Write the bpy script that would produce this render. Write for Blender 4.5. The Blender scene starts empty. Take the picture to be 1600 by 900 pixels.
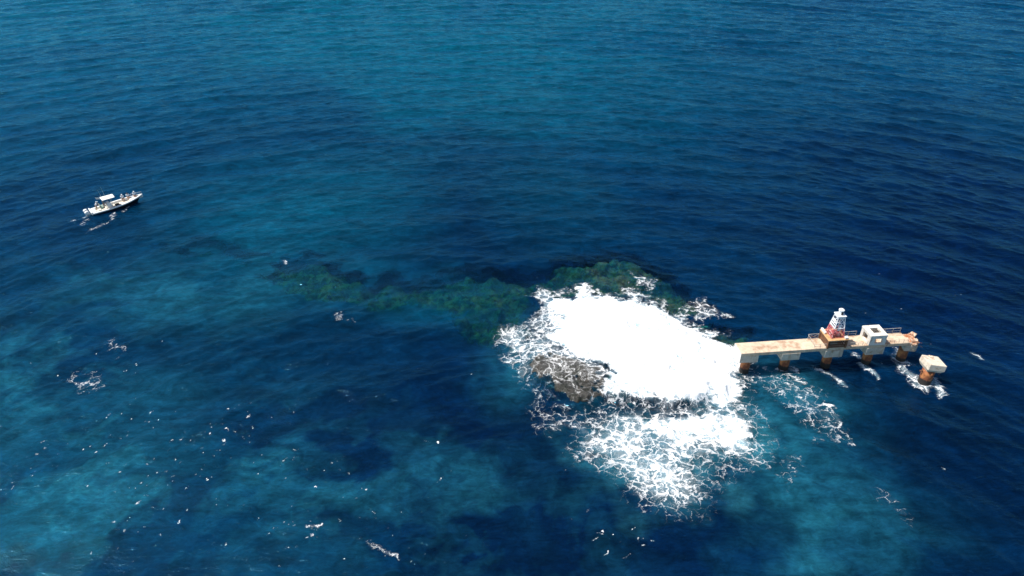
import bpy, bmesh, math, random
import numpy as np
from mathutils import Vector, Matrix
R = math.radians
random.seed(4)
SC = bpy.context.scene

# ------------------------------------------------------------------ camera, sky, sun, exposure
CAM_H, PITCH, HFOV = 50.0, 33.0, 70.0
cd = bpy.data.cameras.new('camera'); cam = bpy.data.objects.new('camera', cd)
SC.collection.objects.link(cam); SC.camera = cam
cam.location = (0, 0, CAM_H); cam.rotation_euler = (R(90 - PITCH), 0, 0)
cd.sensor_width = 36; cd.angle = R(HFOV); cd.clip_start = 0.5; cd.clip_end = 60000

SUN_EL, SUN_AZ = 62.0, -92.0          # azimuth from +Y (view direction) towards +X
wd = bpy.data.worlds.new('World'); SC.world = wd; wd.use_nodes = True
wn = wd.node_tree
sky = wn.nodes.new('ShaderNodeTexSky'); sky.sky_type = 'NISHITA'; sky.sun_disc = False
sky.sun_elevation = R(SUN_EL); sky.sun_rotation = R(SUN_AZ); sky.ozone_density = 2.0
wn.links.new(sky.outputs[0], wn.nodes['Background'].inputs[0])
wn.nodes['Background'].inputs[1].default_value = 0.08
ld = bpy.data.lights.new('sun', 'SUN'); ld.energy = 5.0; ld.angle = R(0.53); ld.color = (1, .96, .9)
sun = bpy.data.objects.new('sun', ld); SC.collection.objects.link(sun)
sd = Vector((math.sin(R(SUN_AZ)) * math.cos(R(SUN_EL)), math.cos(R(SUN_AZ)) * math.cos(R(SUN_EL)), math.sin(R(SUN_EL))))
sun.rotation_euler = (-sd).to_track_quat('-Z', 'Y').to_euler()
SC.view_settings.view_transform = 'Standard'; SC.view_settings.look = 'None'
SC.view_settings.gamma = 1; SC.view_settings.use_curve_mapping = False
SC.view_settings.exposure = 0.40
SC.cycles.max_bounces = 6; SC.cycles.transparent_max_bounces = 8
SC.cycles.sample_clamp_indirect = 3

# ------------------------------------------------------------------ helpers
F_PX = 800 / math.tan(R(HFOV / 2)); CP, SP = math.cos(R(PITCH)), math.sin(R(PITCH))
def at(u, v, z=0.0):
    """point of the place at height z that a survey pixel (1600x900) looks at"""
    d = v - 450
    t = (z - CAM_H) / (-F_PX * SP - d * CP)
    return ((u - 800) * t, (F_PX * CP - d * SP) * t)
def ss(a, b, x):
    t = np.clip((x - a) / (b - a), 0, 1); return t * t * (3 - 2 * t)
def hash2(ix, iy, s):
    h = (ix.astype(np.int64) * 374761393 + iy.astype(np.int64) * 668265263 + s * 974634777) & 0xffffffff
    h = ((h ^ (h >> 13)) * 1274126177) & 0xffffffff
    h = h ^ (h >> 16)
    return (h & 0xffffff) / float(0xffffff)
def vnoise(x, y, s=0):
    ix, iy = np.floor(x), np.floor(y); fx, fy = x - ix, y - iy
    fx = fx * fx * fx * (fx * (fx * 6 - 15) + 10); fy = fy * fy * fy * (fy * (fy * 6 - 15) + 10)
    a, b = hash2(ix, iy, s), hash2(ix + 1, iy, s); c, d = hash2(ix, iy + 1, s), hash2(ix + 1, iy + 1, s)
    return (a + (b - a) * fx) * (1 - fy) + (c + (d - c) * fx) * fy
def fbm(x, y, octv=4, s=0, gain=.5):
    t = 0; amp = 1; n = 0
    for i in range(octv):
        c, sn = math.cos(.7 * i), math.sin(.7 * i)
        t = t + amp * vnoise((x * c - y * sn) * 2 ** i + 17.3 * i, (x * sn + y * c) * 2 ** i - 9.1 * i, s + i)
        n += amp; amp *= gain
    return t / n
def sdf_poly(x, y, pts):
    """signed distance, positive inside"""
    p = np.array(pts); n = len(p)
    d2 = np.full(x.shape, 1e18); ins = np.zeros(x.shape, bool)
    for i in range(n):
        ax, ay = p[i]; bx, by = p[(i + 1) % n]
        ex, ey = bx - ax, by - ay; wx, wy = x - ax, y - ay
        t = np.clip((wx * ex + wy * ey) / (ex * ex + ey * ey), 0, 1)
        d2 = np.minimum(d2, (wx - ex * t) ** 2 + (wy - ey * t) ** 2)
        c = ((ay <= y) & (by > y)) | ((by <= y) & (ay > y))
        ins ^= c & (x < ax + (y - ay) * ex / (ey if abs(ey) > 1e-9 else 1e-9))
    d = np.sqrt(d2); return np.where(ins, d, -d)
def pix(pts, z=0.0): return [at(u, v, z) for u, v in pts]
def seg_dist(x, y, pts):
    d2 = np.full(x.shape, 1e18)
    for (ax, ay), (bx, by) in zip(pts[:-1], pts[1:]):
        ex, ey = bx - ax, by - ay; wx, wy = x - ax, y - ay
        t = np.clip((wx * ex + wy * ey) / (ex * ex + ey * ey + 1e-9), 0, 1)
        d2 = np.minimum(d2, (wx - ex * t) ** 2 + (wy - ey * t) ** 2)
    return np.sqrt(d2)

def tag(o, label=None, cat=None, group=None, kind=None):
    if label: o['label'] = label
    if cat: o['category'] = cat
    if group: o['group'] = group
    if kind: o['kind'] = kind
    return o
def empty(name, loc, rot=(0, 0, 0)):
    o = bpy.data.objects.new(name, None); SC.collection.objects.link(o)
    o.location = loc; o.rotation_euler = rot; o.empty_display_size = .3
    return o

class MB:
    """collects shapes and links them as one mesh object"""
    def __init__(self): self.bm = bmesh.new()
    def box(self, x0, x1, y0, y1, z0, z1, m=None, bev=0.0, jit=0.0):
        t = bmesh.new(); bmesh.ops.create_cube(t, size=1)
        for v in t.verts:
            v.co = Vector(((x0 + x1) / 2 + v.co.x * (x1 - x0), (y0 + y1) / 2 + v.co.y * (y1 - y0), (z0 + z1) / 2 + v.co.z * (z1 - z0)))
        if bev: bmesh.ops.bevel(t, geom=t.edges[:], offset=bev, segments=1, affect='EDGES')
        if jit:
            for v in t.verts: v.co += Vector((random.uniform(-jit, jit), random.uniform(-jit, jit), random.uniform(-jit, jit)))
        if m: bmesh.ops.transform(t, matrix=m, verts=t.verts)
        self._add(t); return self
    def _add(self, t):
        me = bpy.data.meshes.new('tmp'); t.to_mesh(me); t.free(); self.bm.from_mesh(me); bpy.data.meshes.remove(me)
    def bar(self, a, b, r0, r1=None, n=8, square=False):
        a, b = Vector(a), Vector(b); d = b - a
        if d.length < 1e-6: return self
        t = bmesh.new()
        bmesh.ops.create_cone(t, cap_ends=True, segments=4 if square else n, radius1=r0, radius2=r1 if r1 is not None else r0, depth=d.length)
        q = d.to_track_quat('Z', 'Y').to_matrix().to_4x4()
        if square: q = q @ Matrix.Rotation(R(45), 4, 'Z')
        bmesh.ops.transform(t, matrix=Matrix.Translation((a + b) / 2) @ q, verts=t.verts)
        self._add(t); return self
    def tube(self, pts, r, n=6):
        for a, b in zip(pts[:-1], pts[1:]): self.bar(a, b, r, r, n)
        return self
    def loft(self, rings, cap=True):
        """rings: lists of points, same count, closed"""
        bm = self.bm; vs = [[bm.verts.new(p) for p in r] for r in rings]; n = len(rings[0])
        for a, b in zip(vs[:-1], vs[1:]):
            for i in range(n): bm.faces.new((a[i], a[(i + 1) % n], b[(i + 1) % n], b[i]))
        if cap:
            bm.faces.new(list(reversed(vs[0]))); bm.faces.new(vs[-1])
        return self
    def ball(self, c, r, sub=2, m=None):
        t = bmesh.new(); bmesh.ops.create_icosphere(t, subdivisions=sub, radius=1)
        rr = r if isinstance(r, (tuple, list)) else (r, r, r)
        for v in t.verts: v.co = Vector((v.co.x * rr[0] + c[0], v.co.y * rr[1] + c[1], v.co.z * rr[2] + c[2]))
        if m: bmesh.ops.transform(t, matrix=m, verts=t.verts)
        self._add(t); return self
    def build(self, name, mat, parent=None, smooth=False, loc=None):
        me = bpy.data.meshes.new(name)
        bmesh.ops.recalc_face_normals(self.bm, faces=self.bm.faces)
        self.bm.to_mesh(me); self.bm.free(); me.materials.append(mat)
        if smooth: me.polygons.foreach_set('use_smooth', [True] * len(me.polygons))
        o = bpy.data.objects.new(name, me); SC.collection.objects.link(o)
        if parent: o.parent = parent
        if loc: o.location = loc
        return o

# ------------------------------------------------------------------ materials
def newmat(name):
    m = bpy.data.materials.new(name); m.use_nodes = True
    nt = m.node_tree; nt.nodes.clear(); out = nt.nodes.new('ShaderNodeOutputMaterial')
    return m, nt, out
class NT:
    def __init__(self, nt): self.nt = nt
    def n(self, typ, ins=None, **kw):
        nd = self.nt.nodes.new(typ)
        for k, v in kw.items(): setattr(nd, k, v)
        for k, v in (ins or {}).items():
            s = nd.inputs[k]
            if hasattr(v, 'is_output'): self.nt.links.new(v, s)
            else: s.default_value = v
        return nd
    def math(self, op, a, b=None, c=None, clamp=False):
        nd = self.nt.nodes.new('ShaderNodeMath'); nd.operation = op; nd.use_clamp = clamp
        for i, v in enumerate((a, b, c)):
            if v is None: continue
            if hasattr(v, 'is_output'): self.nt.links.new(v, nd.inputs[i])
            else: nd.inputs[i].default_value = v
        return nd.outputs[0]
    def sstep(self, v, a, b, o0=0.0, o1=1.0):
        nd = self.nt.nodes.new('ShaderNodeMapRange'); nd.interpolation_type = 'SMOOTHSTEP'
        for i, x in enumerate((v, a, b, o0, o1)):
            if hasattr(x, 'is_output'): self.nt.links.new(x, nd.inputs[i])
            else: nd.inputs[i].default_value = x
        return nd.outputs[0]
    def mixc(self, f, a, b, mode='MIX'):
        nd = self.nt.nodes.new('ShaderNodeMix'); nd.data_type = 'RGBA'; nd.blend_type = mode
        for i, x in ((0, f), (6, a), (7, b)):
            if hasattr(x, 'is_output'): self.nt.links.new(x, nd.inputs[i])
            else: nd.inputs[i].default_value = x if i == 0 or len(x) == 4 else (*x, 1)
        return nd.outputs[2]
    def noise(self, vec, scale, detail=3, rough=.55, dist=0.0):
        return self.n('ShaderNodeTexNoise', {'Vector': vec, 'Scale': scale, 'Detail': detail, 'Roughness': rough, 'Distortion': dist})
    def link(self, a, b): self.nt.links.new(a, b)

def simple(name, col, rough=.6, var=.12, scale=3.0, stain=None, stain_amt=0.0, stain_scale=1.2, metallic=0, bump=.15, runs=None):
    m, nt, out = newmat(name); N = NT(nt)
    pos = N.n('ShaderNodeTexCoord').outputs['Object']
    a = N.noise(pos, scale, 5, .6)
    v = N.sstep(a.outputs[0], .25, .75, 1 - var, 1 + var)
    c = N.mixc(1.0, (*col, 1), N.n('ShaderNodeCombineColor', {0: v, 1: v, 2: v}).outputs[0], 'MULTIPLY')
    if stain:
        s = N.noise(pos, stain_scale, 6, .65, .4)
        c = N.mixc(N.sstep(s.outputs[0], .62 - stain_amt * .35, .80 - stain_amt * .3), c, (*stain, 1))
    if runs:                                                        # rust and dirt runs, stretched down the faces
        rv = N.n('ShaderNodeMapping', {'Vector': pos, 'Scale': (3.2, 3.2, .35)}).outputs[0]
        c = N.mixc(N.math('MULTIPLY', N.sstep(N.noise(rv, 1.0, 6, .7).outputs[0], .50, .70), .75), c, (*runs, 1))
        c = N.mixc(N.math('MULTIPLY', N.sstep(N.noise(pos, 6, 6, .75).outputs[0], .60, .75), .6), c, (.20, .16, .12, 1))
    b = N.n('ShaderNodeBump', {'Strength': bump, 'Distance': .05, 'Height': N.noise(pos, scale * 4, 5, .7).outputs[0]})
    p = N.n('ShaderNodeBsdfPrincipled', {'Base Color': c, 'Roughness': rough, 'Metallic': metallic, 'Normal': b.outputs[0]})
    N.link(p.outputs[0], out.inputs[0]); return m

M = {}
M['deck'] = simple('weathered_deck_concrete', (.60, .47, .34), .85, .16, 1.4, (.36, .22, .14), .42, .9, bump=.3, runs=(.42, .30, .21))
M['concrete'] = simple('pale_concrete', (.52, .46, .38), .85, .14, 2.0, (.33, .22, .13), .3, 1.3, bump=.3, runs=(.30, .20, .12))
M['white_concrete'] = simple('whitewashed_concrete', (.70, .66, .60), .8, .08, 2.5, (.45, .36, .26), .2, 1.8, bump=.25, runs=(.46, .37, .27))
M['cap_concrete'] = simple('tan_cap_concrete', (.64, .56, .45), .85, .12, 2.0, (.38, .27, .17), .3, 1.6, bump=.4, runs=(.42, .31, .21))
M['broken'] = simple('broken_stained_concrete', (.62, .50, .38), .9, .25, 3.0, (.36, .13, .05), .6, 2.2, bump=.6)
M['rust_steel'] = simple('rusty_brown_steel', (.17, .075, .035), .75, .35, 3.0, (.07, .03, .02), .4, 2.0)
M['rust_plate'] = simple('rust_stained_plate', (.55, .33, .15), .8, .2, 2.0, (.35, .15, .06), .4, 2.0)
M['white_paint'] = simple('white_paint', (.80, .80, .80), .45, .05, 3.0, (.5, .35, .25), .05, 3.0)
M['red_paint'] = simple('faded_red_paint', (.46, .10, .10), .5, .2, 3.0, (.70, .5, .48), .4, 2.5)
M['dark'] = simple('dark_opening', (.02, .018, .016), .8)
M['rail'] = simple('weathered_rail', (.42, .40, .36), .6, .15, 5.0, (.3, .14, .07), .4, 3.0)
M['gel'] = simple('white_gelcoat', (.82, .81, .78), .3, .03, 2.0, bump=.02)
M['cream'] = simple('cream_deck', (.72, .66, .55), .6, .06, 3.0, bump=.05)
M['hull'] = simple('dark_hull_paint', (.008, .010, .018), .35, .1, 2.0, bump=.03)
M['grey'] = simple('grey_metal', (.32, .36, .38), .4, .1, 4.0)
M['green'] = simple('faded_green_vinyl', (.22, .30, .24), .6, .15, 4.0)
M['glass'] = simple('tinted_screen', (.05, .09, .11), .12, .05)
M['shirt_blue'] = simple('pale_blue_shirt', (.60, .70, .78), .8, .06, 8)
M['shirt_white'] = simple('white_shirt', (.76, .79, .82), .8, .06, 8)
M['shirt_green'] = simple('dark_green_shirt', (.03, .07, .055), .8, .1, 8)
M['shorts_tan'] = simple('tan_shorts', (.30, .21, .14), .85, .1, 8)
M['shorts_dark'] = simple('dark_shorts', (.05, .045, .045), .85, .1, 8)
M['skin'] = simple('tanned_skin', (.36, .19, .12), .55, .06, 8, bump=.02)
M['hair'] = simple('dark_hair', (.02, .014, .01), .7, .1, 10)
M['cap'] = simple('pale_cap', (.66, .70, .72), .8, .05, 8)

def pile_material():
    m, nt, out = newmat('rusty_steel_pile'); N = NT(nt)
    oc = N.n('ShaderNodeTexCoord').outputs['Object']
    z = N.n('ShaderNodeSeparateXYZ', {0: oc}).outputs[2]
    n1 = N.noise(oc, 1.6, 5, .6); n2 = N.noise(oc, 5, 5, .65)
    c = N.mixc(N.sstep(n1.outputs[0], .40, .62), (.19, .055, .022, 1), (.48, .18, .06, 1))
    c = N.mixc(N.sstep(n2.outputs[0], .55, .72), c, (.14, .045, .02, 1))
    zz = N.math('ADD', z, N.math('MULTIPLY', N.math('SUBTRACT', n2.outputs[0], .5), .5))
    c = N.mixc(N.sstep(zz, .62, .40), c, (.018, .014, .011, 1))         # weed band at the waterline
    b = N.n('ShaderNodeBump', {'Strength': .5, 'Distance': .06, 'Height': n2.outputs[0]})
    p = N.n('ShaderNodeBsdfPrincipled', {'Base Color': c, 'Roughness': .75, 'Normal': b.outputs[0]})
    N.link(p.outputs[0], out.inputs[0]); return m
M['pile'] = pile_material()

def foam_mask(N, dens, pos):
    w = N.noise(pos, .55, 4, .6); w2 = N.noise(pos, 2.2, 3, .6)
    wv = N.n('ShaderNodeVectorMath', {0: w.outputs[1], 1: (.5, .5, .5)}, operation='SUBTRACT').outputs[0]
    wv2 = N.n('ShaderNodeVectorMath', {0: w2.outputs[1], 1: (.5, .5, .5)}, operation='SUBTRACT').outputs[0]
    p = N.n('ShaderNodeVectorMath', {0: wv, 1: (2.4, 2.4, 0), 2: pos}, operation='MULTIPLY_ADD').outputs[0]
    p = N.n('ShaderNodeVectorMath', {0: wv2, 1: (.55, .55, 0), 2: p}, operation='MULTIPLY_ADD').outputs[0]
    flat = N.n('ShaderNodeVectorMath', {0: p, 1: (1, 1, .35)}, operation='MULTIPLY').outputs[0]
    d1 = N.n('ShaderNodeTexVoronoi', {'Vector': flat, 'Scale': .95}, feature='DISTANCE_TO_EDGE').outputs[0]
    d2 = N.n('ShaderNodeTexVoronoi', {'Vector': flat, 'Scale': 2.0}, feature='DISTANCE_TO_EDGE').outputs[0]
    d3 = N.n('ShaderNodeTexVoronoi', {'Vector': flat, 'Scale': 5.0}, feature='DISTANCE_TO_EDGE').outputs[0]
    e1 = N.math('MULTIPLY_ADD', d1, 4.0, .10)
    e2 = N.math('MULTIPLY_ADD', d2, 4.2, .28)
    e3 = N.math('MULTIPLY_ADD', d3, 3.0, .56)
    t = N.math('MINIMUM', N.math('MINIMUM', e1, e2), e3)
    nz = N.noise(pos, 1.1, 5, .7).outputs[0]; nf = N.noise(pos, 8, 5, .75).outputs[0]
    t = N.math('ADD', t, N.math('MULTIPLY', N.math('SUBTRACT', nz, .5), .95))
    t = N.math('ADD', t, N.math('MULTIPLY', N.math('SUBTRACT', nf, .5), .75))
    dd = N.math('SUBTRACT', dens, t)
    sharp = N.math('MULTIPLY', N.sstep(dd, -.18, .46), N.sstep(dens, .02, .14))
    vn = N.noise(p, .8, 6, .7).outputs[0]
    veil = N.math('MULTIPLY', N.sstep(N.math('ADD', dens, N.math('MULTIPLY', N.math('SUBTRACT', vn, .5), .7)), .14, 1.0), .40)
    return N.math('SUBTRACT', 1.0, N.math('MULTIPLY', N.math('SUBTRACT', 1.0, sharp), N.math('SUBTRACT', 1.0, veil)))

def water_material():
    m, nt, out = newmat('sea_water'); N = NT(nt)
    pos = N.n('ShaderNodeNewGeometry').outputs['Position']
    body = N.n('ShaderNodeAttribute', attribute_name='body').outputs['Color']
    tr = N.n('ShaderNodeAttribute', attribute_name='clear').outputs['Color']
    dens = N.n('ShaderNodeAttribute', attribute_name='foam').outputs['Fac']
    # ripples: crests run roughly across the swell
    def rip(sx, sy, sc, det, rot):
        v = N.n('ShaderNodeMapping', {'Vector': pos, 'Rotation': (0, 0, R(rot)), 'Scale': (sx, sy, 1)}).outputs[0]
        return N.noise(v, sc, det, .6, .5).outputs[0]
    h = N.math('MULTIPLY', rip(.45, 1, .75, 3, 8), 1.0)
    h = N.math('ADD', h, N.math('MULTIPLY', rip(.45, 1, 1.9, 4, -14), .72))
    h = N.math('ADD', h, N.math('MULTIPLY', rip(.7, 1, 5.5, 3, 22), .22))
    bmp = N.n('ShaderNodeBump', {'Strength': 1.0, 'Distance': .14, 'Height': h}).outputs[0]
    # fine mottling of the suspended bubbles and plankton
    mot = N.noise(pos, .35, 5, .65, .8).outputs[0]
    vs_ = N.n('ShaderNodeMapping', {'Vector': pos, 'Scale': (.6, 1, 1), 'Rotation': (0, 0, R(12))}).outputs[0]
    mot2 = N.noise(vs_, 1.3, 6, .68, 1.6).outputs[0]
    mv = N.math('MULTIPLY', N.sstep(mot, .3, .7, .74, 1.28), N.sstep(mot2, .3, .72, .80, 1.30))
    vs3 = N.n('ShaderNodeMapping', {'Vector': pos, 'Scale': (.10, .34, 1), 'Rotation': (0, 0, R(-6))}).outputs[0]
    mv = N.math('MULTIPLY', mv, N.sstep(N.noise(vs3, 1.0, 6, .66, 1.2).outputs[0], .32, .66, .70, 1.22))  # streaks of wind patches on the surface, put into the body tone
    bc = N.mixc(1.0, body, N.n('ShaderNodeCombineColor', {0: mv, 1: mv, 2: mv}).outputs[0], 'MULTIPLY')
    inv = N.n('ShaderNodeVectorMath', {0: (1, 1, 1), 1: tr}, operation='SUBTRACT').outputs[0]
    bc = N.n('ShaderNodeVectorMath', {0: bc, 1: inv}, operation='MULTIPLY').outputs[0]
    dif = N.n('ShaderNodeSubsurfaceScattering', {'Color': bc, 'Scale': 2.2, 'Radius': (.5, .9, 1.0), 'Normal': bmp}, falloff='BURLEY')
    trn = N.n('ShaderNodeBsdfTransparent', {'Color': tr})
    add = N.n('ShaderNodeAddShader', {0: dif.outputs[0], 1: trn.outputs[0]})
    fr = N.n('ShaderNodeFresnel', {'IOR': 1.33, 'Normal': bmp}).outputs[0]
    gl = N.n('ShaderNodeBsdfGlossy', {'Color': (.26, .74, 1.0, 1), 'Roughness': .05, 'Normal': bmp})
    sea = N.n('ShaderNodeMixShader', {0: fr, 1: add.outputs[0], 2: gl.outputs[0]})
    fm = foam_mask(N, dens, pos)
    fb = N.n('ShaderNodeBump', {'Strength': .35, 'Distance': .15, 'Height': N.noise(pos, 4, 5, .7).outputs[0]}).outputs[0]
    fo = N.n('ShaderNodeBsdfDiffuse', {'Color': (.84, .85, .86, 1), 'Normal': fb})
    mx = N.n('ShaderNodeMixShader', {0: fm, 1: sea.outputs[0], 2: fo.outputs[0]})
    N.link(mx.outputs[0], out.inputs[0]); return m
M['water'] = water_material()

def reef_material(name, c1, c2, c3, lace):
    m, nt, out = newmat(name); N = NT(nt)
    pos = N.n('ShaderNodeNewGeometry').outputs['Position']
    a = N.noise(pos, .55, 6, .65, .6).outputs[0]; b = N.noise(pos, 2.4, 6, .7).outputs[0]
    b0 = N.noise(pos, 1.1, 6, .7, .5).outputs[0]
    c = N.mixc(N.sstep(a, .38, .60), c1, c2); c = N.mixc(N.sstep(b, .52, .68), c, c3); c = N.mixc(N.sstep(b0, .49, .60), c, c3)  # dark c3 blotches paint crevice shade into the colour
    bp = N.n('ShaderNodeBump', {'Strength': .9, 'Distance': .25, 'Height': b}).outputs[0]
    p = N.n('ShaderNodeBsdfPrincipled', {'Base Color': c, 'Roughness': .3 if lace else .9, 'Normal': bp})
    if lace:
        dens = N.n('ShaderNodeAttribute', attribute_name='foam').outputs['Fac']
        fm = foam_mask(N, dens, pos)
        fo = N.n('ShaderNodeBsdfDiffuse', {'Color': (.9, .91, .91, 1)})
        mx = N.n('ShaderNodeMixShader', {0: N.math('MULTIPLY', fm, .85), 1: p.outputs[0], 2: fo.outputs[0]})
        N.link(mx.outputs[0], out.inputs[0])
    else: N.link(p.outputs[0], out.inputs[0])
    return m
M['reef'] = reef_material('algae_reef', (.014, .022, .014), (.080, .080, .050), (.005, .008, .008), False)
M['rock'] = reef_material('wet_brown_rock', (.013, .012, .009), (.031, .027, .020), (.010, .012, .005), True)

# ------------------------------------------------------------------ ledge, reef and sea shapes (plan view, metres)
LIP = np.array(sorted(pix([(790, 560), (835, 592), (870, 612), (900, 628), (925, 628), (950, 617), (1000, 622), (1050, 632), (1085, 628), (1140, 612), (1165, 585)], .9)))
BACK = np.array(sorted(pix([(790, 470), (850, 450), (930, 440), (1000, 442), (1060, 480), (1110, 505), (1160, 545)], .6)))
LEDGE_Z = 1.0
def ledge(x, y):
    lip = np.interp(x, LIP[:, 0], LIP[:, 1]); back = np.interp(x, BACK[:, 0], BACK[:, 1])
    wob = (fbm(x * .9, y * .2, 3, 5) - .5) * 1.0
    x0, x1 = LIP[0, 0], LIP[-1, 0]
    return LEDGE_Z * ss(-.15, .75, y - lip + wob) * ss(0, 9, back - y) * ss(x0, x0 + 4.5, x) * (1 - ss(x1 - 6.5, x1, x)), y - lip + wob

def reef_depth(x, y):
    """metres of water over the reef (large where there is none)"""
    wx = x + (fbm(x * .25, y * .25, 3, 31) - .5) * 5; wy = y + (fbm(x * .25, y * .25, 3, 57) - .5) * 5
    d = np.full(x.shape, 6.0)
    def patch(pts, top, edge):
        nonlocal d
        s = sdf_poly(wx, wy, pix(pts, -top)); d = np.minimum(d, top + (6 - top) * (1 - ss(-edge * 1.3, edge * .5, s)))
    patch([(838, 440), (850, 412), (905, 400), (965, 402), (1010, 415), (1040, 440), (1085, 465), (1090, 490), (1050, 500), (960, 480), (870, 480)], .9, 2.2)
    patch([(690, 445), (730, 432), (790, 430), (835, 440), (850, 470), (800, 490), (740, 485)], 1.4, 3.5)
    patch([(530, 465), (640, 446), (720, 436), (800, 450), (830, 500), (780, 520), (700, 494), (600, 490)], 1.3, 3.5)
    patch([(440, 425), (500, 415), (535, 430), (540, 455), (560, 470), (500, 478), (450, 470), (415, 445)], 1.5, 3.5)
    patch([(495, 440), (560, 452), (620, 462), (610, 492), (540, 484), (490, 470)], 1.3, 2.6)
    patch([(690, 520), (760, 490), (860, 500), (880, 560), (800, 570), (730, 550)], 1.7, 3.0)
    patch([(240, 402), (330, 396), (440, 408), (450, 440), (330, 428)], 2.2, 4.0)
    patch([(800, 540), (850, 500), (1150, 520), (1160, 590), (1080, 640), (900, 630), (840, 600)], .5, 2.5)
    rough = (fbm(x * .5, y * .5, 6, 77, .66) - .5) * 3.4
    return np.maximum(d + rough * ss(6, 3.5, d), .25)

# foam cover 0..1
def foam_cover(x, y):
    f = np.zeros(x.shape)
    box = (x > -75) & (x < 70) & (y > 36) & (y < 125)
    X, Y = x[box], y[box]
    wx = X + (fbm(X * .35, Y * .35, 5, 11, .65) - .5) * 5.5; wy = Y + (fbm(X * .35, Y * .35, 5, 23, .65) - .5) * 8.0
    g = np.zeros(X.shape)
    def poly(pts, top, inn, outw, z=0.0, k=1.0):
        nonlocal g
        s = sdf_poly(X + (wx - X) * k, Y + (wy - Y) * k, pix(pts, z)); g = np.maximum(g, top * ss(-outw, inn, s))
    poly([(868, 472), (880, 455), (925, 447), (965, 452), (1000, 449), (1020, 465), (1036, 484), (1064, 490), (1074, 508), (1102, 511), (1132, 525), (1150, 543), (1157, 562), (1158, 582), (1140, 597), (1135, 610), (1082, 627), (1050, 631), (1000, 624), (950, 614), (944, 602), (962, 596), (958, 578), (930, 567), (900, 560), (885, 545), (874, 530), (868, 500)], 1.16, 1.9, 2.0, .9)
    poly([(945, 615), (1080, 628), (1140, 612), (1163, 645), (1183, 680), (1178, 700), (1120, 728), (1105, 745), (1080, 785), (1040, 790), (1000, 770), (985, 750), (955, 730), (915, 705), (930, 660), (945, 640)], .46, 2.6, 3.4, 0, .6)
    poly([(1040, 650), (1090, 628), (1140, 625), (1163, 655), (1178, 680), (1168, 697), (1120, 705), (1090, 722), (1050, 725), (1025, 700)], .72, 2.8, 2.0, 0, .6)
    poly([(1040, 660), (1075, 640), (1120, 640), (1150, 668), (1160, 685), (1100, 690), (1060, 700)], .95, 1.8, 1.2, 0, .6)
    poly([(1095, 655), (1150, 636), (1182, 662), (1194, 690), (1172, 716), (1110, 712)], .74, 2.4, 1.4, 0, .45)
    poly([(985, 668), (1040, 660), (1070, 675), (1050, 690), (1000, 685)], .9, 1.0, .8)
    poly([(780, 515), (850, 500), (872, 515), (885, 540), (900, 552), (870, 562), (835, 578), (805, 580), (792, 545)], .36, 1.6, 1.6, .5)
    poly([(840, 560), (900, 545), (960, 560), (968, 590), (945, 604), (890, 600), (850, 588)], .40, 1.0, 1.0, .8)
    poly([(845, 452), (885, 447), (872, 490), (862, 520), (835, 500)], .40, 1.2, 1.4, .5)
    poly([(830, 600), (850, 640), (905, 655), (935, 650), (915, 690), (860, 680), (835, 640), (815, 605)], .27, 1.6, 1.6)
    poly([(985, 428), (1010, 425), (1035, 440), (1020, 448), (1000, 440)], .34, .5, .5)
    poly([(1060, 485), (1100, 470), (1120, 490), (1100, 505)], .32, .8, 1.0)
    poly([(1120, 482), (1148, 488), (1150, 497), (1130, 495)], .34, .4, .5)
    poly([(100, 600), (150, 590), (165, 602), (120, 610)], .15, .4, .8)
    poly([(165, 540), (180, 538), (190, 560), (172, 556)], .17, .3, .5)
    poly([(520, 495), (550, 500), (548, 505), (525, 503)], .20, .3, .5)
    poly([(1160, 590), (1225, 585), (1290, 640), (1330, 690), (1300, 680), (1230, 630)], .19, 1.0, 1.5)
    poly([(1230, 728), (1255, 735), (1250, 760), (1220, 755)], .15, 1.0, 1.0)
    # churn trailing from the piles, and the boat's wake
    def line(pts, w, top, z=0):
        nonlocal g
        d = seg_dist(wx * .35 + X * .65, wy * .35 + Y * .65, pix(pts, z)); g = np.maximum(g, top * ss(w, 0, d))
    line([(1214, 578), (1228, 584), (1252, 600)], .8, .4)
    line([(1228, 575), (1246, 580)], .9, .40)
    line([(1278, 570), (1300, 583), (1318, 598)], .8, .44)
    line([(1340, 570), (1360, 578), (1372, 586)], .7, .42)
    line([(1402, 564), (1420, 568)], .8, .46)
    line([(1408, 572), (1428, 590), (1446, 606)], 1.0, .42)
    line([(1446, 604), (1470, 600), (1475, 618)], 1.0, .40)
    line([(1402, 545), (1408, 560)], .9, .34)
    line([(1332, 556), (1346, 562)], .9, .34)
    line([(136, 336), (122, 345), (108, 349)], .6, .25)
    line([(138, 342), (126, 352)], .6, .25)
    line([(181, 335), (170, 345), (140, 360)], .6, .25)
    line([(208, 321), (192, 331)], .5, .24)
    line([(1518, 546), (1530, 556)], .5, .6)
    line([(478, 825), (500, 828)], .3, .42)
    line([(578, 846), (600, 862), (625, 868)], .7, .26)
    line([(436, 410), (443, 414)], .3, .32)
    line([(1302, 638), (1292, 636)], .5, .70)
    line([(1296, 640), (1330, 690)], .9, .26)
    line([(1370, 768), (1395, 780), (1420, 815)], .9, .17)
    # flecks: bits of foam, with sun glints painted in as foam spots too
    rng = random.Random(9)
    spots = []
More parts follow.
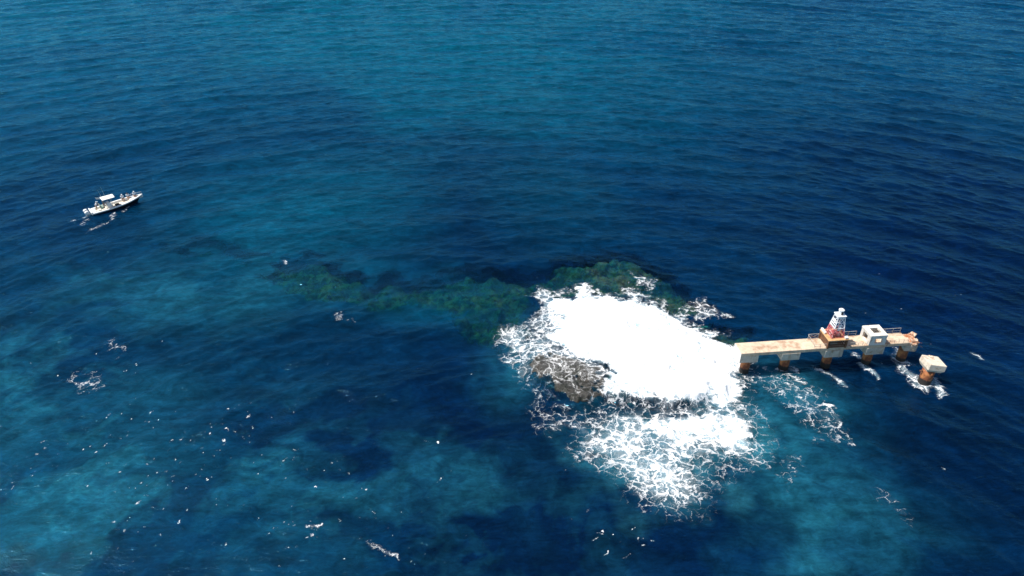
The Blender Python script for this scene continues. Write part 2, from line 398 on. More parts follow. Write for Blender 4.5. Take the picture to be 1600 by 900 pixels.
    for k in range(95):
        c = rng.random()
        if c < .62: u, v = rng.gauss(330, 190), rng.gauss(710, 90)
        elif c < .80: u, v = rng.uniform(0, 1000), rng.uniform(560, 890)
        elif c < .92: u, v = rng.gauss(1290, 90), rng.gauss(700, 70)
        else: u, v = rng.uniform(1060, 1590), rng.uniform(420, 560)
        if 900 < u < 1180 and 440 < v < 790: continue
        bx_, by_ = at(u, v); n_ = rng.choice((1, 1, 2, 3, 5, 8, 12)) if u < 1000 else rng.choice((1, 1, 2, 4)); big = rng.random()
        for q_ in range(n_):
            spots.append((bx_ + rng.gauss(0, .55 + .1 * n_), by_ + rng.gauss(0, .4 + .08 * n_), rng.uniform(.06, .2) + (.18 * rng.random() if big > .92 else 0), rng.uniform(.20, .52)))
    for cx, cy, L, a in spots:
        th = rng.gauss(-.35 if cx > 18 else .1, .35)
        i = np.where((np.abs(X - cx) < 3) & (np.abs(Y - cy) < 3))[0]
        dx, dy = wx[i] - cx + (X[i] - wx[i]) * .7, wy[i] - cy + (Y[i] - wy[i]) * .7
        p = dx * math.cos(th) + dy * math.sin(th); q = -dx * math.sin(th) + dy * math.cos(th)
        e = np.sqrt((p / L) ** 2 + (q / (.05 + .16 * L)) ** 2)
        g[i] = np.maximum(g[i], a * ss(1.25, .2, e))
    dl = ledge(X, Y)[1]                                   # the falling sheet below the lip is thin strings
    thin = ss(.85, .3, dl) * ss(-2.6, -1.0, dl) * ss(8, 10, X) * (1 - ss(18, 22, X))
    g = np.where(thin > 0, g * (1 - .52 * thin) , g)
    for u, v, rr, a in ((1000, 503, .9, .5), (1030, 512, .7, .42), (985, 497, .5, .4), (1083, 533, .8, .5), (1100, 526, .6, .35), (962, 592, 1.0, .5), (1010, 462, 1.2, .45), (1062, 560, .5, .3), (940, 480, .8, .35), (1060, 500, .8, .4), (930, 520, .6, .3)):
        cx, cy = at(u, v, .9); g = g - a * np.exp(-((wx - cx) ** 2 + ((wy - cy) * .8) ** 2) / rr ** 2)
    g = np.clip(g, 0, 2)
    g = g * (1 + (fbm(X * .45, Y * .3, 4, 71, .6) - .5) * np.where(g > .9, .55, .9))
    f[box] = np.clip(g, 0, 1.3)
    return f

# body colour of the water
WATER_GAIN = np.array([[.8, .80, .80]])
def water_body(x, y):
    lin = lambda r, g, b: np.array([(c / 255 / 12.92 if c <= 10 else ((c / 255 + .055) / 1.055) ** 2.4) for c in (r, g, b)])
    deep, blue, teal, milk = np.array((.0002, .0058, .031)), np.array((.0004, .027, .076)), np.array((.0008, .072, .117)), np.array((.010, .100, .150))
    wx = x + (fbm(x * .035, y * .035, 4, 101) - .5) * 40; wy = y + (fbm(x * .035, y * .035, 4, 131) - .5) * 40
    def blob(u, v, ru, rv, rot=0):
        """soft patch drawn in the survey frame, carried to metres"""
        cx, cy = at(u, v); ax = abs(at(u + ru, v)[0] - cx); ay = abs(at(u, v - rv)[1] - cy)
        dx, dy = (wx * .4 + x * .6 - cx), (wy * .4 + y * .6 - cy)
        c, s = math.cos(rot), math.sin(rot)
        return np.exp(-(((dx * c + dy * s) / ax) ** 2 + ((-dx * s + dy * c) / ay) ** 2))
    # basin: deeper blue to the right and close in, greener towards the upper left
    n = fbm(wx * .03, wy * .03, 4, 7)
    far = ss(70, 210, y)  # this ramp also paints the stronger sky reflection far out into the colour
    t_blue = np.clip(.16 + .75 * far + (n - .5) * .8 - .25 * ss(20, 70, x) * (1 - far * .6), 0, 1)
    col = deep[None] * (1 - t_blue[:, None]) + blue[None] * t_blue[:, None]
    t_teal = np.clip(ss(.30, .75, fbm(wx * .02 + 9, wy * .02, 4, 41) * .75 + .29 * far) * (1 - .75 * ss(-30, 60, x - .3 * (y - 100))) * (.35 + .52 * far), 0, 1)
    t_teal = np.maximum(t_teal, (.50 + .6 * (n - .5)) * far * (1 - ss(-70, 150, x)))
    for b, w in ((blob(60, 20, 420, 60), .8), (blob(470, 330, 230, 120), .55), (blob(480, 440, 90, 40), .5), (blob(700, 470, 150, 40), .45), (blob(880, 300, 140, 90), .25)):  # first blob: sky reflection in the far left corner, painted as teal
        t_teal = np.maximum(t_teal, b * w)
    col = col * (1 - t_teal[:, None]) + teal[None] * t_teal[:, None]
    m = np.zeros(x.shape)
    cl = ss(.38, .60, fbm(wx * .09, wy * .09, 5, 63, .55))
    for u, v, ru, rv, w in ((180, 780, 120, 150, .62), (90, 690, 110, 70, .58), (250, 650, 90, 60, .45), (330, 840, 130, 60, .35), (20, 600, 60, 60, .3),
                            (480, 700, 160, 90, .24), (700, 760, 200, 100, .16), (560, 860, 120, 40, .22),
                            (1215, 620, 75, 45, .85), (1160, 690, 60, 50, .65), (1280, 665, 60, 50, .6), (1330, 720, 80, 60, .55), (1400, 810, 80, 80, .48), (1270, 740, 90, 60, .40), (1200, 790, 130, 60, .25),
                            (1040, 700, 140, 90, .4), (840, 560, 60, 60, .7), (815, 150, 60, 14, .30), (250, 440, 200, 30, .25), (700, 230, 200, 60, .12), (1560, 300, 1, 1, 0)):
        m = np.maximum(m, blob(u, v, ru, rv) * w * (.35 + .65 * cl))
    # clouds of milky water drifting off the reef towards the near left
    c1 = x + (fbm(x * .10, y * .10, 5, 301, .6) - .5) * 14; c2 = y + (fbm(x * .10, y * .10, 5, 302, .6) - .5) * 14
    d1, d2 = c1 * .82 - c2 * .57, c1 * .57 + c2 * .82
    cloud = .65 * ss(.40, .66, fbm(d1 * .09, d2 * .09, 5, 303, .55)) + .35 * ss(.40, .70, fbm(d2 * .3, d1 * .3, 4, 304, .6))
    area = np.clip(np.maximum.reduce([blob(130, 760, 240, 190), .9 * blob(60, 600, 160, 90), .75 * blob(420, 740, 260, 130), .6 * blob(700, 790, 240, 110), .5 * blob(250, 450, 300, 60)]), 0, 1)
    m = np.maximum(m * (1 - .5 * area), .95 * area * cloud)
    dw = lambda t: (fbm(x * .14, y * .14, 5, t, .6) - .5) * 9
    sp = sdf_poly(x + dw(201), y + dw(202), pix([(1130, 588), (1240, 580), (1312, 640), (1358, 700), (1420, 760), (1475, 850), (1480, 960), (1150, 960), (1120, 770), (1120, 690)]))
    m = np.maximum(m, .85 * ss(-2.0, 8.0, sp) * (.52 + .60 * ss(.30, .62, fbm(x * .13 + y * .09, y * .13 - x * .09, 5, 211, .6))))
    m = np.clip(m, 0, 1)
    col = col * (1 - m[:, None]) + milk[None] * m[:, None]
    dk = np.zeros(x.shape)
    for u, v, ru, rv, w in ((1480, 700, 170, 120, .7), (1300, 600, 110, 35, .6), (870, 650, 80, 40, .6), (800, 820, 200, 80, .35), (480, 520, 140, 40, .35), (640, 640, 110, 60, .3), (1240, 830, 100, 50, .4), (1560, 440, 130, 60, .4)):
        dk = np.maximum(dk, blob(u, v, ru, rv) * w)  # deep water; by the pier and under the ledge also painted shadow and reflection
    dk = dk * (1 - m)
    col = col * (1 - dk[:, None]) + deep[None] * .6 * dk[:, None]
    return col * WATER_GAIN

# ------------------------------------------------------------------ sea surface (one polar sheet to the horizon)
def geo(a, b, n): return a * (b / a) ** (np.arange(n) / (n - 1))
rad = np.concatenate([geo(1, 34, 14)[:-1], geo(34, 300, 1080)[:-1], geo(300, 900, 260)[:-1], geo(900, 40000, 50)])
ang = np.concatenate([np.linspace(R(-56), R(56), 1180)[:-1], np.linspace(R(56), R(304), 90)[:-1]])
nr, na = len(rad), len(ang)
RR, AA = np.meshgrid(rad, ang, indexing='ij')
X0 = (RR * np.sin(AA)).ravel(); Y0 = (RR * np.cos(AA)).ravel(); r0 = RR.ravel()
led, dlip = ledge(X0, Y0)
rdep = np.full(X0.shape, 14.0); near = (X0 > -70) & (X0 < 45) & (Y0 > 45) & (Y0 < 115)
rdep[near] = reef_depth(X0[near], Y0[near])
foam = foam_cover(X0, Y0)
# waves: crests bend round the reef
rng = np.random.default_rng(12)
q = np.hypot(.85 * (X0 - 5), Y0 - 20); xx = X0
hz = np.zeros(X0.shape); hx = np.zeros(X0.shape); hy = np.zeros(X0.shape)
lo = np.clip(r0 / 330, .05, 1)
for i in range(84):
    lam = 1.25 * (12 / 1.25) ** rng.random(); th = rng.normal(0, .42 if lam < 5 else .22); k = 2 * math.pi / lam
    s = rng.uniform(.6, 1.3) * (.020 if lam > 3 else .029); ph = rng.uniform(0, 6.283)
    a = s / k
    fade = ss(lam * 380, lam * 140, r0)
    pz = k * (math.sin(th) * xx + math.cos(th) * q) + ph
    hz += a * fade * np.cos(pz); sn = a * fade * np.sin(pz) * .8
    hx -= sn * math.sin(th); hy -= sn * math.cos(th)
grp = .55 + .9 * fbm(X0 * .03, Y0 * .03, 3, 88)                 # gusts
calm = (.35 + .65 * ss(10, 45, q)) * (1 - .75 * np.clip(led / LEDGE_Z, 0, 1))
hz *= grp * calm; hx *= grp * calm; hy *= grp * calm
heap = np.clip(foam - .75, 0, .4) * (fbm(X0 * .8, Y0 * .8, 5, 19, .6) + .1) * 1.9
film = led * .86
zz = hz + film + heap
co = np.stack([X0 + hx, Y0 + hy, zz], 1)
fsoft = np.zeros_like(foam); nb = (X0 > -10) & (X0 < 60) & (Y0 > 34) & (Y0 < 90)
fsoft[nb] = ss(-3.5, 1.5, sdf_poly(X0[nb] + (fbm(X0[nb] * .3, Y0[nb] * .3, 4, 8) - .5) * 7, Y0[nb] + (fbm(X0[nb] * .3, Y0[nb] * .3, 4, 9) - .5) * 7, pix([(930, 640), (1080, 628), (1150, 605), (1185, 650), (1195, 690), (1130, 735), (1080, 790), (1000, 780), (930, 720)])))
body = water_body(X0, Y0)
mk = (.85 * np.maximum(ss(.15, .9, foam) * nb, fsoft * .40))[:, None]
body = body * (1 - mk) + np.array([[.03, .20, .26]]) * mk
lip_shade = (ss(.6, .2, dlip) * ss(-2.6, -1.0, dlip) * ss(6, 9, X0) * (1 - ss(17, 20, X0)))[:, None] * .85
body = body * (1 - lip_shade) + np.array([[.0004, .012, .03]]) * lip_shade  # shade under the lip, painted as a dark band in the water colour
clear = np.exp(-np.array([[1.6, .44, .56]]) * rdep[:, None] * .75)
clear *= (ss(3.3, 1.5, rdep) * (1 - .75 * np.clip(foam, 0, 1)))[:, None]
clear[led > .12] *= .45
I = np.arange(nr * na).reshape(nr, na)
qa = np.stack([I[:-1], np.roll(I[:-1], -1, 1), np.roll(I[1:], -1, 1), I[1:]], -1).reshape(-1, 4)
fq = foam[qa].max(1)
def sheet(name, quads, centre=False):
    used = np.unique(quads); remap = np.full(len(co), -1, np.int64); remap[used] = np.arange(len(used))
    v = co[used]; qd = remap[quads]
    me = bpy.data.meshes.new(name)
    me.vertices.add(len(v)); me.vertices.foreach_set('co', v.astype(np.float32).ravel())
    me.loops.add(qd.size); me.loops.foreach_set('vertex_index', qd.astype(np.int32).ravel())
    me.polygons.add(len(qd)); me.polygons.foreach_set('loop_start', np.arange(0, qd.size, 4, dtype=np.int32))
    me.polygons.foreach_set('use_smooth', np.ones(len(qd), bool))
    me.update(calc_edges=True)
    for nm, arr in (('body', body), ('clear', clear)):
        a = me.attributes.new(nm, 'FLOAT_COLOR', 'POINT')
        a.data.foreach_set('color', np.concatenate([arr[used], np.ones((len(used), 1))], 1).astype(np.float32).ravel())
    a = me.attributes.new('foam', 'FLOAT', 'POINT'); a.data.foreach_set('value', foam[used].astype(np.float32))
    me.materials.append(M['water'])
    o = bpy.data.objects.new(name, me); SC.collection.objects.link(o); return o
qx, qy = X0[qa[:, 0]], Y0[qa[:, 0]]
is_foam = (fq > .30) & (qx > 0) & (qx < 34) & (qy > 45) & (qy < 78)
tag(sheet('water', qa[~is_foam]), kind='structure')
tag(sheet('surf_foam', qa[is_foam]), 'white surf breaking over the rock ledge and spilling in lacy foam', 'foam', kind='stuff')

def field_mesh(name, xs, ys, zf, mat, foam_f=None, shift=None):
    GX, GY = np.meshgrid(xs, ys, indexing='ij'); x, y = GX.ravel(), GY.ravel(); z = zf(x, y)
    px, py = (x, y) if shift is None else shift(x, y, z)
    idx = np.arange(len(xs) * len(ys)).reshape(len(xs), len(ys))
    qd = np.stack([idx[:-1, :-1], idx[1:, :-1], idx[1:, 1:], idx[:-1, 1:]], -1).reshape(-1, 4)
    me = bpy.data.meshes.new(name); me.vertices.add(len(x)); me.vertices.foreach_set('co', np.stack([px, py, z], 1).astype(np.float32).ravel())
    me.loops.add(qd.size); me.loops.foreach_set('vertex_index', qd.astype(np.int32).ravel())
    me.polygons.add(len(qd)); me.polygons.foreach_set('loop_start', np.arange(0, qd.size, 4, dtype=np.int32))
    me.polygons.foreach_set('use_smooth', np.ones(len(qd), bool)); me.update(calc_edges=True)
    if foam_f is not None:
        a = me.attributes.new('foam', 'FLOAT', 'POINT'); a.data.foreach_set('value', foam_f(x, y).astype(np.float32))
    me.materials.append(mat); o = bpy.data.objects.new(name, me); SC.collection.objects.link(o); return o
# submerged reef, seen through the shallow water
tag(field_mesh('seabed', np.arange(-70, 44, .3), np.arange(46, 112, .3), lambda x, y: -reef_depth(x, y) - .25, M['reef']), kind='structure')
# the ledge of rock that stands clear of the water
EXP = pix([(818, 566), (846, 592), (872, 612), (900, 632), (940, 630), (952, 616), (955, 590), (935, 570), (905, 560), (868, 552), (838, 550)], .9)
def rock_z(x, y):
    l, d = ledge(x, y); e = ss(-.9, .9, sdf_poly(x + (fbm(x, y, 3, 3) - .5) * 1.5, y + (fbm(x, y, 3, 4) - .5) * 1.5, EXP))
    lump = (fbm(x * .8, y * .8, 5, 91, .62) - .5) * 1.15
    e2 = ss(-3.0, -.4, sdf_poly(x, y, EXP))
    z = l * (.62 + .45 * e) + lump * (.25 + .45 * e) - .22 * (1 - e) - .1 - 1.6 * (1 - e2)
    drop = ss(.3, -.9, d)
    return z - drop * 3.5
def rock_shift(x, y, z):
    return x, y + .75 * ss(.7, -.8, z) * ss(1.2, -1.5, ledge(x, y)[1])       # undercut face
x0, x1 = LIP[0, 0] + .5, LIP[-1, 0] - .5
rk = field_mesh('rock_ledge', np.arange(x0, x1, .1), np.arange(LIP[:, 1].min() - 1.6, 74, .1), rock_z, M['rock'], lambda x, y: np.maximum(foam_cover(x, y) * .85, .13), rock_shift)
tag(rk, 'low brown rock ledge at the left of the white surf, awash with foam', 'rock')

# ------------------------------------------------------------------ ruined pier
PX, PY = at(1161, 580)
PIER_ROT = R(5.9)
PM = Matrix.Translation((PX, PY, 0)) @ Matrix.Rotation(PIER_ROT, 4, 'Z')
pier = empty('ruined_pier', (PX, PY, 0), (0, 0, PIER_ROT))
tag(pier, 'long narrow concrete pier on five rusty round piles beside the white surf', 'pier')
ZT, ZB = 3.0, 2.62                       # deck top and underside
YF, YB = -.72, 1.12
deck = MB()
xs = [-.95, 1.2, 3.4, 5.6, 7.9, 10.2, 12.4, 14.6, 16.4, 17.5]
for a, b in zip(xs[:-1], xs[1:]):
    deck.box(a + .006, b - .006, YF, YB, ZB, ZT, bev=.025)
dk = deck.build('deck', M['deck'], pier)
MB().box(-1.0, -.955, YF - .02, YB + .02, 1.72, ZT - .02, bev=.015).build('end_wall', M['white_concrete'], pier)
ew = MB().box(-.95, .1, YF + .02, YF + .3, 1.75, ZB - .004).build('end_cheek', M['concrete'], pier)
def pile_mesh(h, r, tilt=0.0):
    mb = MB(); rings = []
    for k in range(9):
        z = -2 + (h + 2) * k / 8
        rings.append([(math.cos(t) * (r + random.uniform(-.012, .012)), math.sin(t) * (r + random.uniform(-.012, .012)), z) for t in np.linspace(0, 2 * math.pi, 24, endpoint=False)])
    mb.loft(rings); return mb
PILES = [.05, 4.42, 9.12, 13.7, 18.05]
for i, x in enumerate(PILES):
    if i < 4:
        pile_mesh(1.75, .5).build('pile', M['pile'], pier, True, (x + .1, .15, 0))
        w0, w1 = (-.95, 1.0) if i == 0 else (x - .9, x + 1.1)
        MB().box(w0 + .004, w1, YF - .04 if i else YF + .31, YB + .04, 1.72, ZB - .004, bev=.03).build('pile_cap', M['concrete'], pier)
        if i == 0:
            MB().box(.11, 1.0, YF - .0, YF + .3, 1.72, ZB - .006, bev=.02).build('pile_cap', M['concrete'], pier)
    else:
        pile_mesh(1.75, .52).build('pile', M['pile'], pier, True, (x - .25, .2, 0))
        m = Matrix.Translation((x - .15, .1, 0)) @ Matrix.Rotation(R(-12), 4, 'Z')
        MB().box(-.55, .75, -.8, .95, 1.7, ZB - .004, m, bev=.12).build('pile_cap', M['concrete'], pier)
# shattered end of the deck
mb = MB()
mb.box(17.51, 18.55, -.62, .98, 2.30, 2.92, bev=.12, jit=.06)
mb.box(17.9, 18.75, -.5, .45, 2.0, 2.5, bev=.1, jit=.07)
for k in range(13):
    c = (random.uniform(17.6, 18.7), random.uniform(-.6, .9), random.uniform(2.6, 2.98)); s = random.uniform(.16, .32)
    m = Matrix.Translation(c) @ Matrix.Rotation(random.uniform(0, 3), 4, 'Z') @ Matrix.Rotation(random.uniform(-.4, .4), 4, 'X')
    mb.box(-s, s, -s * .8, s * .8, -s * .6, s * .6, m, bev=.06, jit=.08)
mb.build('broken_end', M['broken'], pier)
for k in range(8):
    a = Vector((18.4, random.uniform(-.6, .9), random.uniform(2.5, 3))); d = Vector((random.uniform(.3, .8), random.uniform(-.2, .2), random.uniform(-.25, .3)))
    MB().tube([a, a + d * .5, a + d + Vector((0, 0, -.15))], .022, 5).build('bent_rebar', M['rust_steel'], pier)
def railing(x0, x1, y, h, step, rails, r, mat, name='railing'):
    mb = MB(); n = max(1, round((x1 - x0) / step))
    for k in range(n + 1):
        x = x0 + (x1 - x0) * k / n; mb.bar((x, y, ZT), (x, y, ZT + h), r)
    for t in rails: mb.bar((x0, y, ZT + h * t), (x1, y, ZT + h * t), r)
    return mb.build(name, mat, pier)
railing(10.6, 12.3, YB - .08, .62, .8, (.5, 1), .024, M['rail'])
railing(14.7, 17.3, YB - .08, .66, .85, (.5, 1), .026, M['rail'])
railing(7.0, 8.1, YB - .08, .6, 1.1, (.5, 1), .024, M['rail'])
mb = MB(); mb.bar((7.0, YB - .1, ZT + .02), (8.1, YB - .1, ZT + .6), .02).bar((7.0, YB - .1, ZT + .6), (8.1, YB - .1, ZT + .02), .02)
mb.build('rail_brace', M['rail'], pier)
railing(6.9, 8.2, YF + .09, .5, .65, (.5, 1), .018, M['rail'])
railing(10.3, 12.7, YF + .09, .42, .5, (.5, 1), .016, M['rail'])
railing(14.7, 17.3, YF + .09, .42, .5, (.5, 1), .016, M['rail'])
mb = MB(); mb.bar((6.9, YF + .5, ZT + .01), (9.9, YF - .1, ZB - .9), .022).bar((6.9, YB - .1, ZT + .6), (6.9, YF + .09, ZT + .5), .02)
mb.build('loose_pole', M['rail'], pier)

# beacon tower
bx, by = 9.25, .12
bc = empty('beacon_tower', PM @ Vector((bx, by, ZT)), (0, 0, PIER_ROT))
tag(bc, 'white and faded red lattice beacon tower on a rusty steel base on the pier', 'beacon')
w, dpt, hb = .97, .9, 1.1
mb = MB()
for sx in (-1, 1):
    for sy in (-1, 1):
        mb.box(sx * w - .09, sx * w + .09, sy * dpt - .09, sy * dpt + .09, .0, hb - .12)
for zz_ in (.12, .42, .72):
    mb.box(-w + .09, w - .09, -dpt - .04, -dpt + .04, zz_ - .035, zz_ + .035)
    mb.box(-w + .09, w - .09, dpt - .04, dpt + .04, zz_ - .035, zz_ + .035)
    mb.box(w - .04, w + .04, -dpt + .09, dpt - .09, zz_ - .035, zz_ + .035)
mb.build('base_frame', M['rust_steel'], bc)
MB().box(-w - .03, -w + .02, -dpt + .095, dpt - .095, .1, hb - .13).build('side_panel', M['rust_steel'], bc)
MB().box(-.42, .42, -.3, .35, .0, .5, bev=.05).build('battery_box', M['concrete'], bc)
MB().box(-w - .14, w + .14, -dpt - .14, dpt + .14, hb - .115, hb, bev=.02).build('base_top', M['rust_plate'], bc)
MB().box(-w - .1, -w + .12, .1, dpt + .1, hb + .003, hb + .26, bev=.03).build('equipment_box', M['white_concrete'], bc)
MB().box(w - .3, w + .1, -dpt - .08, -dpt + .3, hb + .003, hb + .22, bev=.04).build('equipment_box', M['white_concrete'], bc)
MB().box(-.3, .35, -.45, .2, hb + .003, hb + .45, bev=.03).build('equipment_box', M['red_paint'], bc)
TB, TT, HT = .66, .36, 2.5
def leg_pt(sx, sy, t): r = TB + (TT - TB) * t; return Vector((sx * r, sy * r, hb + HT * t))
SPLIT = .45
for sx in (-1, 1):
    for sy in (-1, 1):
        lg = MB().bar(leg_pt(sx, sy, SPLIT), leg_pt(sx, sy, 1), .06, .05, square=True).build('tower_leg', M['white_paint'], bc)
        MB().bar(leg_pt(sx, sy, 0), leg_pt(sx, sy, SPLIT), .07, .06, square=True).build('painted_foot', M['red_paint'], lg)
for lo_, hi_, mat_ in ((0, SPLIT, M['red_paint']), (SPLIT, 1, M['white_paint'])):
    mb = MB(); ts = [t for t in (.02, .22, .45, .70, .97) if lo_ <= t < hi_ or (hi_ == 1 and t == .97)]
    for t in ts:
        c = [leg_pt(-1, -1, t), leg_pt(1, -1, t), leg_pt(1, 1, t), leg_pt(-1, 1, t)]
        for a, b in zip(c, c[1:] + c[:1]): mb.bar(a, b, .04, square=True)
    for ax in range(4):
        cs = [(-1, -1), (1, -1), (1, 1), (-1, 1)]; a, b = cs[ax], cs[(ax + 1) % 4]
        mb.bar(leg_pt(*a, lo_ + .02), leg_pt(*b, hi_ - .02), .03, square=True)
    mb.build('lattice', mat_, bc)
for lo_, hi_, mat_ in ((.06, SPLIT, M['red_paint']), (SPLIT, .84, M['white_paint'])):
    mb = MB()
    n = 4
    for k in range(n):
        t = lo_ + (hi_ - lo_) * (k + .5) / n
        a, b = leg_pt(-1, -1, t), leg_pt(-1, 1, t)
        mb.bar(a + Vector((-.05, .06, 0)), b + Vector((-.05, -.06, 0)), .05, square=True)
    mb.build('daymark_slat', mat_, bc)
mb = MB().box(-.14, .2, -TT - .12, -TT - .06, hb + .8, hb + 1.55, bev=.02); mb.build('solar_panel', M['white_paint'], bc)
mb = MB().box(-.47, .47, -.47, .47, hb + HT, hb + HT + .09, bev=.02)
mb.box(-.40, .40, -.40, .40, hb + HT - .22, hb + HT - .004, bev=.02); mb.build('lantern_platform', M['white_paint'], bc)
ln = MB().loft([[(math.cos(t) * r_, math.sin(t) * r_, hb + HT + .092 + z) for t in np.linspace(0, 2 * math.pi, 12, endpoint=False)] for r_, z in ((.25, 0), (.25, .5), (.29, .5), (.29, .56), (.12, .68))]).build('lantern', M['white_paint'], bc)
MB().box(-.09, .11, -.275, -.24, hb + HT + .16, hb + HT + .50).build('lantern_opening_shade', M['dark'], ln)  # near-black panel: the shade inside the opening, painted on

# whitewashed concrete frame further along the deck
hx0, hy0 = 13.72, .16
hut = empty('concrete_frame', PM @ Vector((hx0, hy0, ZT)), (0, 0, PIER_ROT))
tag(hut, 'white open concrete box with square holes in its roof and sides on the pier', 'concrete box')
a, b, h = .9, .92, 1.25
def frame_wall(mb, x0, x1, y0, y1, z0, z1, o0, o1, oz0, oz1, axis):
    """slab with one opening, pieces butted end to end"""
    if axis == 'x':
        mb.box(x0, o0, y0, y1, z0, z1); mb.box(o1, x1, y0, y1, z0, z1)
        if oz0 > z0: mb.box(o0, o1, y0, y1, z0, oz0)
        mb.box(o0, o1, y0, y1, oz1, z1)
    else:
        mb.box(x0, x1, y0, o0, z0, z1); mb.box(x0, x1, o1, y1, z0, z1)
        if oz0 > z0: mb.box(x0, x1, o0, o1, z0, oz0)
        mb.box(x0, x1, o0, o1, oz1, z1)
mb = MB(); frame_wall(mb, -a, a, -b, -b + .2, 0, h - .2, -.32, .52, .22, .82, 'x'); mb.build('front_wall', M['white_concrete'], hut)
mb = MB(); frame_wall(mb, -a, -a + .2, -b + .2, b - .2, 0, h - .2, -.35, .5, .15, .9, 'y'); mb.build('side_wall', M['white_concrete'], hut)
mb = MB(); frame_wall(mb, a - .2, a, -b + .2, b - .2, 0, h - .2, -.4, .4, .15, .9, 'y'); mb.build('side_wall', M['white_concrete'], hut)
mb = MB().box(-a, a, b - .2, b, 0, h - .2); mb.build('rear_wall', M['white_concrete'], hut)
mb = MB(); Z0, Z1 = h - .2, h
mb.box(-a - .03, -.38, -b - .03, b + .03, Z0, Z1); mb.box(.5, a + .03, -b - .03, b + .03, Z0, Z1)
mb.box(-.38, .5, -b - .03, -.42, Z0, Z1); mb.box(-.38, .5, .45, b + .03, Z0, Z1)
mb.build('roof_slab', M['white_concrete'], hut)
MB().box(-.2, .3, -.2, .35, 0, .3, bev=.05).build('rubble', M['broken'], hut)

# lone pile beyond the broken end
QX, QY = at(1444, 596)
lone = empty('lone_pile', (QX, QY, 0), (R(-3), R(4), R(4)))
tag(lone, 'lone rusty pile with a tilted white concrete cap off the broken pier end', 'pile')
pile_mesh(1.55, .62).build('pile_shaft', M['pile'], lone, True)
mb = MB(); m = Matrix.Translation((.32, .25, 1.5)) @ Matrix.Rotation(R(-3), 4, 'Z') @ Matrix.Rotation(R(5), 4, 'Y')
def ring(w0, w1, d0, d1, z, ch): return [m @ Vector(p) for p in ((w0 + ch, d0, z), (w1 - ch, d0, z), (w1, d0 + ch, z), (w1, d1 - ch, z), (w1 - ch, d1, z), (w0 + ch, d1, z), (w0, d1 - ch, z), (w0, d0 + ch, z))]
mb.loft([ring(-.80, .74, -.70, .75, 0, .05), ring(-.96, .90, -.92, .95, .34, .05), ring(-.94, .90, -.88, .95, .96, .06), ring(-.90, .86, -.85, .91, .99, .07)])
capo = mb.build('pile_cap', M['cap_concrete'], lone)
mb = MB()
for k in range(5):
    s = random.uniform(.1, .2); c = (random.uniform(.1, 1.0), random.uniform(.4, 1.0), 2.5)
    mm = Matrix.Translation(c) @ Matrix.Rotation(random.uniform(0, 3), 4, 'Z'); mb.box(-s, s, -s, s, -s * .5, s * .5, mm, bev=.03, jit=.03)
mb.build('rubble', M['broken'], lone)
for k in range(3):
    y = .1 + .25 * k; MB().tube([(1.15, y, 1.75), (1.45, y - .1, 1.55), (1.2, y - .2, .9)], .025, 5).build('bent_rebar', M['rust_steel'], lone)
MB().tube([(-.5, .05, 1.38), (-.92, .05, 1.32)], .08, 8).build('pipe_stub', M['rust_steel'], lone)

# ------------------------------------------------------------------ motor boat
S0, B0 = Vector((*at(143, 336), 0)), Vector((*at(222.5, 303, 1.15), 0))
BL = (B0 - S0).length; BROT = math.atan2((B0 - S0).y, (B0 - S0).x)
boat = empty('motor_boat', (S0.x, S0.y, .02), (0, R(-1.5), BROT))
BMAT = Matrix.Translation((S0.x, S0.y, .02)) @ Matrix.Rotation(BROT, 4, 'Z') @ Matrix.Rotation(R(-1.5), 4, 'Y')
tag(boat, 'long white open motor boat with dark hull sides and white T-top', 'boat')
NS = 26
def hw(t): return 1.08 * (.88 + .12 * min(1, t * 4)) * (1 - max(0, (t - .45) / .55) ** 2.3) + .015
def gz(t): return .52 + .08 * t + .36 * t ** 3
def xt(t): return t * BL
out_r, in_r = [], []
hull = MB().bm
hb_ = MB(); bm = hb_.bm
prof = []
for k in range(NS + 1):
    t = k / NS; wv_ = hw(t); g_ = gz(t); xk = xt(t)
    flare = .70 + .08 * (1 - t); kx = xk - .9 * t ** 6          # raked stem
    prof.append([(xk, wv_, g_), (xk - (xk - kx) * .5, wv_ * .9, g_ * .5), (kx, wv_ * flare * .9, .02), (kx, 0, -.35 * (1 - .5 * t)), (kx, -wv_ * flare * .9, .02), (xk - (xk - kx) * .5, -wv_ * .9, g_ * .5), (xk, -wv_, g_)])
vs = [[bm.verts.new(p) for p in r] for r in prof]
for A, B in zip(vs[:-1], vs[1:]):
    for i in range(6): bm.faces.new((A[i], A[i + 1], B[i + 1], B[i]))
bm.faces.new(vs[0])
hb_.build('hull', M['hull'], boat, True)
gw = MB(); bm = gw.bm; rows = []
for k in range(NS + 1):
    t = k / NS; wv_, g_, xk = hw(t), gz(t), xt(t); iw = max(wv_ - .2, .0)
    r = [(xk, wv_ + .03, g_ - .12), (xk, wv_ + .03, g_ + .03), (xk, iw, g_ + .03), (xk, iw * .97, .24 + .2 * t)]
    rows.append(r)
for sgn in (1, -1):
    vv = [[bm.verts.new((p[0], p[1] * sgn, p[2])) for p in r] for r in rows]
    for A, B in zip(vv[:-1], vv[1:]):
        for i in range(3): bm.faces.new((A[i], A[i + 1], B[i + 1], B[i]))
gw.box(-.02, .14, -.95, .95, .30, .74, bev=.03)
gw.build('gunwale', M['gel'], boat)
dkm = MB(); bm = dkm.bm; rows = []
for k in range(NS + 1):
    t = k / NS; iw = max(hw(t) - .19, .0); rows.append([bm.verts.new((xt(t), iw, .24 + .2 * t)), bm.verts.new((xt(t), -iw, .24 + .2 * t))])
for A, B in zip(rows[:-1], rows[1:]): bm.faces.new((A[0], A[1], B[1], B[0]))
dkm.build('deck_floor', M['cream'], boat)
fd = MB(); bm = fd.bm; rows = []
